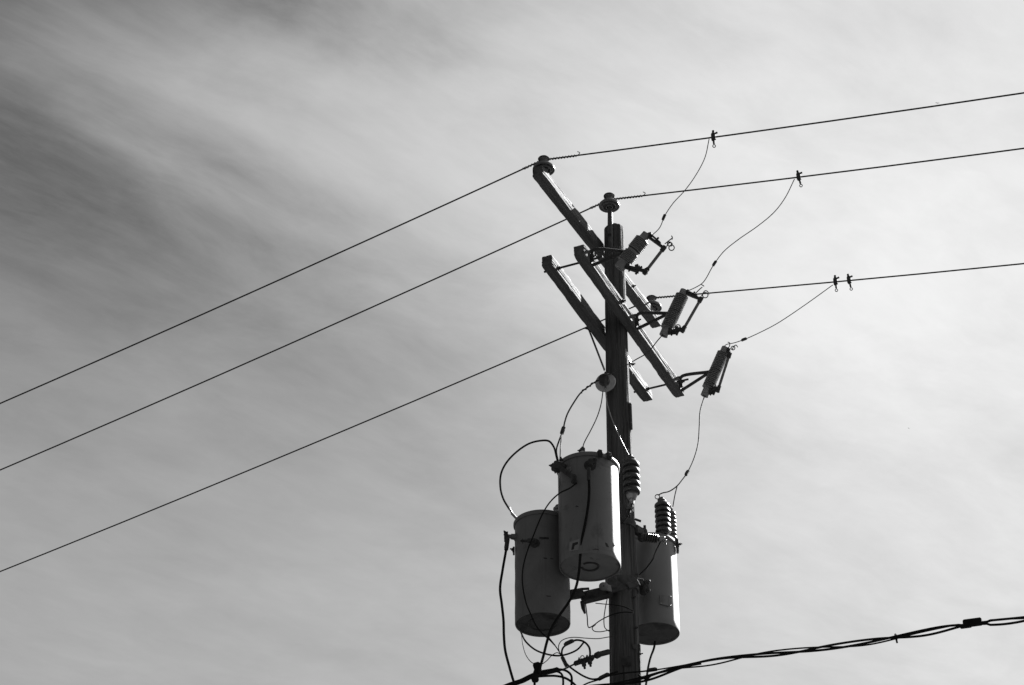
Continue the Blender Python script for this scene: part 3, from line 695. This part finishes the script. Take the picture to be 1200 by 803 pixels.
lp_ = decal(T1, [(667.7, 635.5), (679.5, 631.5), (678, 644.5), (667.2, 646.5)], .0005, 'label_plate', 'tank_frame', label='small pale square label with a black mark')
decal(T1, [(671.3, 637), (677.5, 635.2), (677.3, 638.0), (673.6, 639.3), (672.6, 644), (669.8, 644.8)], .0025, 'label_mark', 'mark').parent = lp_
for qd in ([(709, 636), (711.5, 637), (713.5, 641.5), (710.5, 640.5)], [(717.3, 634), (718.3, 635), (721, 640), (719, 639)], [(694, 644.5), (697, 643.2), (701.5, 643.6), (701.5, 644.7), (697, 644.2)], [(674, 594), (676, 592.5), (678, 594), (676.5, 594.4)]):
    decal(T1, qd, .0004, 'paint_scuff', 'rust')
# foot lug under T1 right
# --- T2
for (yy, a0, a1, RR) in ((0, -60, 230, .52),): part('base_ring', c_weld(T2, T2['r'] * RR, 0.006, a0, a1, .008), M['rust'], T2['t'])
n_ = Vector((-1, -.25, 0)).normalized(); q = T2['c'] + n_ * T2['r']; q.z = P(604, 628, 14.68).z
e2 = q + n_ * .075
sbo = part('side_bushing', merge(lathe(q - n_ * .01, n_, [(.032, 0), (.033, .014), (.024, .02), (.022, .045), (.016, .05), (.014, .08)], 16)), M['porc'], T2['t'])
part('side_terminal', merge(box(e2, (.03, .034, .05)), cyl(e2 - UP * .05, e2 + UP * .01, .014), bolt(e2 + UP * .02, Vector((-.6, -.2, .8)), .012, .02), bolt(e2 - n_ * .01, -n_, .01, .02)), M['rust'], sbo)
q, n_ = hit(T2, 627, 637)
part('front_bushing', merge(lathe(q - n_ * .01, n_, [(.036, 0), (.036, .02), (.026, .026), (.024, .05), (.014, .055)], 16), cyl(q + n_ * .04, q + n_ * .04 + Vector((-.085, 0, .0)), .010), bolt(q + n_ * .04 + Vector((-.08, 0, 0)), Vector((-1, 0, 0)), .012, .012), box(q + n_ * .045 + Vector((-.02, 0, 0)), (.05, .03, .026))), M['rust'], T2['t'])
q = T2['c'] + Vector((-T2['r'], -.02, 0)); q.z = P(603, 645, 14.72).z
part('lifting_lug', merge(box(q + Vector((-.008, 0, 0)), (.014, .05, .05)), bolt(q + Vector((-.01, 0, .01)), Vector((-1, -.1, .3)), .012, .02)), M['rust'], T2['t'])
for qd in ([(632, 629.5), (643, 629.8), (643, 632), (632, 631.8)], [(637, 653.5), (641, 654), (641, 655), (637, 654.8)], [(645, 654.2), (648, 654.6), (648, 655.4), (645, 655.2)], [(640, 698), (646, 698.6), (645, 699.4), (641, 699.2)]):
    decal(T2, qd, .0004, 'paint_scuff', 'rust')
bb = P(655, 606, 14.85)
part('top_bushing', lathe(bb, UP, [(.045, 0)] + sheds(0.0, .09, 3, .028, .045) + [(.03, .092), (.026, .10)], 24), M['porc'], T2['t'])
q = P(605.5, 610, 14.98)
part('rim_lead_clamp', merge(cyl(P(606, 608.5, 14.67), P(599.5, 601.5, 14.66), .0105), cyl(P(600.5, 602.5, 14.66), P(596.5, 595.0, 14.655), .0085)), M['steel'], T2['t'], label='bright crimped lug at the upper left rim')
# --- T3
b3 = P(777.5, 629, 15.22); b3.z = T3['z1'] + .03; hh = P(777, 583, b3.y).z - b3.z
part('tall_bushing', lathe(b3, UP, [(.04, 0)] + sheds(.02, hh * .86, 6, .042, .062, .5) + [(.03, hh * .88)], 28), M['porc_dark'], T3['t'])
part('bushing_terminal', merge(lathe(b3 + UP * hh * .86, UP, [(.034, 0), (.032, .02), (.022, .03), (.016, .045), (.010, .05)], 14), box(b3 + UP * (hh * .9) + Vector((-.02, -.01, 0)), (.03, .02, .03))), M['iron'], T3['t'])
lid_clamp(T3, 72)
part('lid_hinge', box(T3['c'] + UP * (T3['H'] - .05) + Vector((T3['r'] * 1.03, -.06, 0)), (.02, .04, .06)), M['iron'], T3['t'])
np_ = decal(T3, [(773.0, 697.5), (785.8, 698.8), (785.4, 711.5), (772.6, 708.3)], .004, 'nameplate', 'tank', .006, label='raised square plate low on the tank')
for (x_, y_) in ((774, 708), (784.6, 710.2), (784.8, 699.8)):
    q, n_ = hit(T3, x_, y_, .01); part('rivet', lathe(q, n_, [(.006, 0), (.005, .003), (.002, .004)], 8), M['steel'], np_)
# surge arresters
def arrester(label, p0, d, L, rad, n, mat, tip):
    t = thing('surge_arrester', label, 'surge arrester', p0, 'surge arresters')
    part('housing', lathe(p0, d, [(rad * .6, 0), (rad * .7, .01)] + sheds(.012, L * .86, n, rad * .68, rad, .5) + [(rad * .5, L * .88)], 28), M[mat], t)
    part('cap', lathe(p0 + d.normalized() * L * .86, d, [(rad * .5, 0), (rad * .55, L * .06), (rad * .25, L * .12), (rad * .2, L * .16)], 12), M[tip], t)
    return t
a1p = P(740.5, 580, 14.80); a1t = P(738.5, 534, 14.80)
a1p.z -= 0; AR1 = arrester('dark finned surge arrester upright at the right edge of the pole, beside the front transformer', a1p, UP, (a1t - a1p).z, .068, 5, 'porc_dark', 'iron')
part('base_fitting', merge(lathe(a1p + UP * .01, -UP, [(.04, 0), (.045, .02), (.03, .05), (.018, .055), (.014, .09)], 16), bar(a1p - UP * .05, pole_surf(a1p.z - .06, 30, 0), .03, .008)), M['steel'], AR1)
part('ground_lead', tube([a1p - UP * .08, P(735, 606, 14.82), P(724, 618, 14.86), P(720, 640, 14.87)], .0045, 6), M['rubber'], AR1)
a2 = P(787.5, 634, 15.45); a2t = P(788.5, 594, 15.45)
AR2 = arrester('pale finned surge arrester on the lid of the right transformer, behind the tall dark bushing', a2, UP, (a2t - a2).z * 1.0, .042, 7, 'porc', 'rust')
part('foot', lathe(a2 - UP * .03, UP, [(.048, 0), (.048, .02), (.03, .03)], 14), M['rust'], AR2)
a3 = P(751, 629.5, 15.02); a3t = P(774, 632.0, 15.02)
AR3 = arrester('small surge arrester lying level between the pole and the right transformer lid', a3, a3t - a3, (a3t - a3).length * 1.05, .036, 7, 'porc_dark', 'iron')
part('end_fitting', merge(cyl(a3t + Vector((-.01, 0, 0)), a3t + Vector((.035, 0, 0)), .024), bolt(a3t + Vector((.03, -.01, -.02)), Vector((.3, -.2, -1)), .010, .03)), M['steel'], AR3)

# ------------------------------------------------------------------ mounting steel
MB = thing('mounting_bracket', 'dark steel cluster bracket banded round the pole between the transformers', 'bracket', pole_c(zpx(690)))
def band_at(py, h, k=.010):
    z = zpx(py); c = pole_c(z); r = pole_r(z) + k
    return lathe(c - UP * h / 2, UP, [(r - .012, 0), (r, 0), (r, h), (r - .012, h)], 48)
for (py, h) in ((688, .085), (618, .055)): part('pole_band', band_at(py, h), M['rust'], MB)
ch0, ch1 = P(680.5, 701.5, 14.86), P(716, 693, 14.90); cd = (ch1 - ch0).normalized(); cn = cd.cross(UP).normalized()
part('channel', merge(bar(ch0, ch1, .008, .10, UP), bar(ch0 + UP * .05 - cn * .028, ch1 + UP * .05 - cn * .028, .06, .008), bar(ch0 - UP * .05 - cn * -.03, ch1 - UP * .05 - cn * -.03, .075, .008),
                      bar(P(664, 698, 14.80), P(683, 695, 14.84), .05, .07, UP)), M['rust'], MB)
fl = P(707.5, 687.5, 14.72)
part('foot_lug', merge(lathe(fl - Vector((0, -.006, 0)), Vector((0, -1, .1)), [(.030, 0), (.036, .003), (.036, .012), (.032, .014)], 20), bar(fl, P(716, 690, 14.80), .012, .05, UP)), M['tank_old'], MB)
part('lug_hole_shade', lathe(fl - Vector((0, .009, 0)), Vector((0, -1, .1)), [(.006, 0), (.006, .0025)], 10), M['mark'], MB)  # solid black disc, the shade inside the lug's hole put in as colour
part('hook', sweep([P(682.5, 705, 14.83), P(683.5, 713, 14.83), P(685.5, 719, 14.83)], [.018, .015, .008], 8), M['rust'], MB)
part('bolt', cyl(P(680, 690.5, 14.83), P(690.5, 690, 14.83), .010), M['rust'], MB)
part('gusset', (lambda a, b, c, d_: ([a, b, c, a + d_, b + d_, c + d_], [(0, 1, 2), (5, 4, 3), (0, 3, 4, 1), (1, 4, 5, 2), (2, 5, 3, 0)]))(P(714, 674, 14.80), P(713, 697, 14.84), P(736, 690, 14.84), Vector((.0, -.012, 0))), M['rust'], MB)
part('hanger', merge(box(P(716, 684, 14.86), (.07, .10, .13), Vector((1, .2, 0)), UP, .01), bar(P(735, 688, 14.84), P(748, 683, 14.87), .03, .05)), M['rust'], MB)
part('hanger', merge(bar(P(744, 676, 14.95), P(756, 688, 15.12), .05, .055), box(P(755, 690, 15.08), (.06, .08, .09), Vector((1, .5, 0)), UP, .015), cyl(P(746, 679, 14.92), P(754, 680, 14.92), .010), bolt(P(757, 683, 15.05), Vector((1, -.6, .3)), .016, .03), bolt(P(757, 692, 15.05), Vector((1, -.6, -.3)), .014, .03)), M['rust'], MB)
part('hanger', merge(bar(P(744, 620, 14.98), P(754, 626, 15.10), .05, .07), box(P(753, 627, 15.10), (.06, .08, .10), Vector((1, .5, 0)), UP, .015), cyl(P(744, 608.5, 14.9), P(751.5, 611, 14.9), .010), box(P(755.5, 618, 15.08), (.02, .02, .03))), M['rust'], MB)
part('hanger', box(P(722, 612, 14.87), (.06, .07, .10), Vector((1, .2, 0)), UP, .01), M['rust'], MB)

# ------------------------------------------------------------------ leads between the equipment
G2 = 'thin leads hanging around the transformers'
lead('lead_wire', 'thin pale lead from the round insulator down to the bushing on the front transformer', [(706.5, 459), (704.5, 473), (700, 488), (693, 503), (686, 516), (684, 526)], 14.78, 14.80, .0042, 'wire', group=G2, end=tb + UP * .085)
lead('lead_wire', 'thin pale lead crossing the pole from the round insulator to the dark surge arrester', [(709.5, 455), (711, 470), (715, 485), (722, 503), (730, 520), (737, 534)], 14.77, 14.80, .0042, 'bare', group=G2, start=P(709.5, 455, 14.77))
lead('lead_wire', 'black lead joining the curving wire to the terminal at the front transformer left rim', [(659, 507), (655, 517), (652, 528), (654, 540), (656, 549)], 14.72, 14.36, .0062, 'rubber', group=G2)
lead('lead_wire', 'thin straight lead dropping beside the black one to the front transformer left rim', [(658.5, 508), (657, 520), (656.3, 535), (655.5, 547), (656, 562, 14.38), (655.5, 600, 14.44)], 14.72, 14.44, .004, 'wire', group=G2)
lead('loop_cable', 'black cable arching in a wide loop left of the front transformer', [(597, 597), (590, 585), (586.5, 572), (587, 556), (593, 543), (605, 530), (620, 520), (634, 516.5), (643, 517), (649, 524), (652, 535), (655, 547)], 14.66, 14.36, .0078, 'rubber', cat='cable')
lead('lead_wire', 'thin black lead arcing from the front transformer terminal down over the left transformer', [(676, 566), (668, 572), (656, 578), (645, 588), (637, 600), (631, 613), (625, 628), (619, 643), (614, 660), (612, 675), (613, 690), (617, 708), (622, 720), (628, 733), (636, 743), (643, 749), (650, 756, 14.62)], 14.12, 14.45, .0055, 'rubber', group=G2)
lead('drop_cable', 'thick black cable hanging down across the front transformer', [(690, 548), (690, 560), (690.5, 573), (689.5, 590), (686, 612), (682, 632), (680, 652), (678.5, 670), (675, 688), (667, 705), (655, 722), (646, 737), (641, 752), (637, 768), (633, 782), (631, 789)], 14.14, 14.42, .0098, 'rubber', [(690, 555, .10, .015)], cat='cable')
lead('drop_cable', 'thick black cable hanging outside the left transformer', [(595, 631), (593, 645), (589, 668), (586, 690), (588, 708), (590, 727), (590.5, 745), (592, 762), (597, 782), (602, 799), (604, 804), (601, 807), (594, 808)], 14.66, 14.42, .0095, 'rubber', [(594, 638, .11, .016)], cat='cable')
lead('lead_wire', 'thin lead rising from the right transformer bushings up to the lower right cutout', [(825, 466), (820.5, 482), (819.5, 500), (818, 520), (813, 538), (806, 553), (799, 563), (793, 570), (784, 576), (776, 578), (773, 580)], CU3[1].y, 15.2, .0050, 'wire', [(805.5, 554, .06, .013)], end=b3 + UP * hh + Vector((-.03, 0, .02)))
lead('lead_wire', 'short branch of the right hand lead down to the pale surge arrester', [(793.5, 570), (791, 580), (788.5, 594)], 15.3, 15.42, .0045, 'wire', group=G2)
part('end_loop', ring(b3 + UP * (hh + .0) + Vector((-.035, -.01, .0)), Vector((.2, 1, .3)), .018, .004, 14), M['rust'], T3['t'])
lead('lead_wire', 'thin black lead from the level arrester curving down in front of the right transformer', [(774, 635), (769, 645), (765, 655), (758, 665), (749, 674)], 14.98, 14.98, .0050, 'rubber', group=G2)
lead('drop_cable', 'black cable hanging below the right transformer base', [(767.5, 752), (766.5, 759), (762, 772), (759, 786), (757, 803), (752, 822), (740, 836)], 15.3, 15.0, .0085, 'rubber', cat='cable')
# tangle at lower left of the pole
G3 = 'loose black wires looping left of the pole under the transformers'
def loose(label, px, Y0, Y1, r, conns=(), mat='rubber'): lead('loose_wire', label, px, Y0, Y1, r, mat, conns, 'wire', G3)
loose('loose wire sagging from the left transformer base into a round coil', [(607, 733, 14.99), (611, 742, 14.96), (617, 753), (628, 762), (642, 767), (655, 768.5), (667, 766), (677, 761), (684, 753)], 14.9, 14.75, .0068)
loose('round coil of black wire with a thick crimped end below the left transformer', [(663.5, 755), (670, 752, 14.72), (677, 750.2), (684, 752), (690, 758), (691.5, 765), (691, 770)], 14.75, 14.8, .0078, [(666.5, 753.8, .085, .014)])
loose('black wire curling down round the coil and back up to the pole', [(665, 755), (660, 759), (658.3, 765), (660.5, 773), (666, 780), (675, 787), (685, 793), (694, 796), (703, 795), (712, 791), (724, 787)], 14.78, 14.83, .0072, [(707, 793.5, .09, .014)])
loose('thinnest wire, drooping low from the left transformer base', [(608, 733, 14.99), (611, 743, 14.96), (613, 757), (617, 769), (624, 777), (633, 779), (640, 775), (647, 768), (653, 765), (658, 768)], 14.92, 14.8, .0032, mat='wire')
loose('thin straight wire running down to a crimp beside the coil', [(643, 747), (650, 756), (656, 765), (662, 777)], 14.6, 14.74, .0042, [(661, 775, .08, .013)])
loose('thin wire looping over the coil and running level to the pole', [(656, 766), (654.5, 758), (657, 752), (663, 748.5), (672, 747), (687, 748), (701, 748.5), (714, 746.5), (722, 746)], 14.78, 14.86, .0034, mat='wire')
loose('upper loop of thin black wire beside the pole under the channel', [(686, 706), (688, 722), (690, 735.5), (694, 734), (703, 727.5), (716, 721), (730, 717.5), (742, 718)], 14.95, 14.82, .0042)
loose('small lower loop of thin wire against the left edge of the pole', [(698, 732), (694, 736), (696, 739.5), (703, 740.5), (714, 738.5)], 14.86, 14.87, .0036)
loose('thin wire dropping from the channel beside the pole', [(711.5, 702), (709, 715), (707.7, 727), (709, 736), (714, 740)], 14.88, 14.88, .0036)
loose('thin wire leaving the channel and lying across the face of the pole', [(698, 707), (708, 708, 14.86), (720, 709), (732, 711.5), (742, 716)], 14.9, 14.84, .0036)
# service bundle going left
def bundle_geo(pts, n_str, rad, w, pitch, seg=7):
    p = spline(pts, 10); return [helix(p, rad, w, pitch, 2 * math.pi * k / n_str, seg, 14) for k in range(n_str)]
SB = thing('service_cable', 'thick bundle of black cables running down left out of the picture', 'cable', P(627, 790, 14.5))
bp_ = pxpath([(540, 826), (580, 810.5), (600, 802), (615, 796.5), (627, 791), (640, 787.5), (654, 784.5)], 14.38, 14.58)
dl_ = (bp_[0] - bp_[2]).normalized(); dl_.z *= .4; bp_ = [bp_[0] + dl_ * k + UP * .003 * k * k for k in (22, 16, 11, 7, 4, 2)] + bp_
for gq in bundle_geo(bp_, 3, .010, .0105, .8): part('strand', gq, M['rubber'], SB)
part('clamp', merge(cyl(P(631, 783, 14.44), P(626, 797, 14.44), .026), box(P(629.5, 781, 14.44), (.055, .04, .06), Vector((1, 0, .3)), UP, .012), box(P(627, 796, 14.44), (.05, .04, .05), Vector((1, 0, .3)), UP, .012)), M['rubber'], SB)
DE = thing('dead_end_clamp', 'wedge clamp anchoring the cable bundle to the left side of the pole', 'clamp', P(700, 768, 14.84))
part('body', merge(bar(P(673, 778, 14.78), P(696, 770, 14.80), .034, .030), bar(P(697, 769.5, 14.80), P(704, 766, 14.82), .05, .045, UP, .014), bar(P(702, 767, 14.82), P(715, 763.5, 14.86), .03, .04, UP, .01),
                   bolt(P(683.5, 775, 14.77), Vector((.15, -.2, -1)), .018, .06), bolt(P(690.5, 773, 14.77), Vector((.15, -.2, -1)), .018, .055), bolt(P(679, 775, 14.77), Vector((-.1, -.2, 1)), .012, .02), bolt(P(688, 772, 14.77), Vector((0, -.2, 1)), .012, .02)), M['rust'], DE)
part('bail', ring(P(682.5, 770.5, 14.78), Vector((.1, 1, .3)), .013, .0035, 14), M['rust'], DE)
part('messenger', tube(pxpath([(629, 792), (645, 789), (660, 784.5), (674, 778)], 14.5, 14.78), .0065), M['wire'], DE)
loose('outer black loop dropping out of the picture below the cable clamp', [(630, 790), (641, 786), (653, 784.5), (663, 786), (669, 791), (670, 799), (667, 812), (655, 830), (640, 836)], 14.48, 14.6, .0088)
loose('middle black loop dropping out of the picture below the cable clamp', [(630, 791), (643, 787.5), (652, 786.8), (658, 790), (660, 798), (658, 812), (650, 828), (640, 834)], 14.46, 14.55, .0082)
loose('black wire from the cable clamp arching low towards the pole', [(629, 793), (640, 792.3), (652, 792.3), (663, 795), (672, 801), (682, 812), (700, 822), (722, 826)], 14.48, 14.8, .0088)
loose('short black tail hanging straight under the cable clamp', [(627, 794), (626.5, 800), (627, 812), (632, 826)], 14.46, 14.5, .0088)
loose('black wire rising left to right across the pole foot of the picture', [(676, 808), (688, 801), (702, 796.5), (716, 791.5), (735, 788.5), (752, 787), (766, 785)], 14.78, 14.82, .0062, [(764.5, 785.5, .075, .013)])
# service cables going right
SR = thing('service_cable', 'loosely twisted black cable bundle rising to the right edge of the picture', 'cable', P(750, 797, 14.8))
z0 = P(750, 797, 14.8).z
rp = [P(690, 806, 14.78), P(720, 801.5, 14.76), P(750, 796, 14.78)]
for (x_, y_, dz_) in ((790, 785, .0), (840, 774.5, .0), (900, 766, .0), (960, 758.5, 0), (1020, 751.5, 0), (1080, 741.5, 0), (1140, 731.5, 0), (1200, 725.5, 0), (1290, 712, 0), (1500, 668, 0)):
    f = (x_ - 750) / 450; rp.append(PZ(x_, y_, z0 - .06 * f - .04 * f * f))
d_ = (rp[-1] - rp[-2]).normalized()
rp += [rp[-1] + d_ * k + UP * .0012 * k * k for k in (3, 7, 12, 20, 30)]
ps = spline(rp, 14)
def strand(amp, ph, w, pitch):
    o = []; s = 0
    for i, p in enumerate(ps):
        if i: s += (p - ps[i - 1]).length
        a = ph + 2 * math.pi * s / pitch + 0.7 * math.sin(s * 1.9 + ph); am = amp * (0.75 + 0.6 * math.sin(s * 2.7 + ph * 2) ** 2)
        # tight inside the splice sleeve
        px = 600 + p.x / depth(p) * FPX
        if 1125 < px < 1160: am *= .5
        o.append(p + UP * math.cos(a) * am + Vector((0, 1, 0)) * math.sin(a) * am)
    return sweep(o, w, 8)
for k, w_ in enumerate((.0088, .0088, .006)): part('strand', strand(.017, k * 2.09, w_, 1.25), M['rubber'], SR)
def near_px(x): return min(range(len(ps)), key=lambda i: abs(600 + ps[i].x / depth(ps[i]) * FPX - x))
i_ = near_px(1142); q = ps[i_]; d_ = (ps[i_ + 1] - ps[i_ - 1]).normalized()
part('splice_sleeve', merge(box(q + UP * .012, (.13, .05, .048), d_, UP, .008), box(q - d_ * .05 - UP * .008, (.08, .035, .024), d_, UP, .006)), M['rubber'], SR)
i_ = near_px(1048); q = ps[i_]; part('tie_tail', merge(ring(q, ps[i_ + 1] - ps[i_ - 1], .022, .005, 14), cyl(q - UP * .015, q - UP * .045 + Vector((.004, 0, 0)), .007)), M['rubber'], SR)
lead('loose_wire', 'thin black strand joining the right hand bundle beside the pole', [(748, 791), (757, 796, 14.8), (765, 791), (778, 787.5), (800, 782), (822, 778)], 14.82, 14.72, .0065, 'rubber', group=G3)
lead('loose_wire', 'upper thin strand joining the right hand bundle beyond the pole', [(752, 787.2), (768, 785.2), (785, 782.5), (802, 779.5), (818, 776.5)], 14.82, 14.72, .0055, 'rubber', group=G3)

# ------------------------------------------------------------------ birds far up
def bird(x, y, Y, span, label, rot):
    c = P(x, y, Y); t = thing('bird', label, 'bird', c, 'tiny birds far up in the sky'); u = Vector((math.cos(rot), math.sin(rot) * .6, 0)).normalized(); f = UP.cross(u)
    V_, F_ = [], []; n = 8
    for s_ in (-1, 1):
        k0 = len(V_)
        for i in range(n + 1):
            a = i / n; h = math.sin(a * math.pi * .75) * .16 * span - a * a * .10 * span; chord = .10 * span * (1 - a) ** .6 + .012
            p = c + u * (s_ * a * span / 2) + UP * h; V_ += [p + f * chord, p - f * chord * .6, p + UP * .02]
        for i in range(n):
            q0 = k0 + i * 3
            for e in range(3): F_.append((q0 + e, q0 + (e + 1) % 3, q0 + 3 + (e + 1) % 3, q0 + 3 + e))
    part('wings', (V_, F_), M['feather'], t)
    part('torso', lathe(c - f * .2 * span, f, [(.004, 0), (.03 * span, .05 * span), (.05 * span, .18 * span), (.045 * span, .28 * span), (.025 * span, .38 * span), (.004, .43 * span)], 12), M['feather'], t)
bird(1098.5, 121, 170, .42, 'faint bird with spread wings above the uppermost power line', .2)
bird(1065, 502, 180, .22, 'very small faint bird low on the right in the open sky', .5)
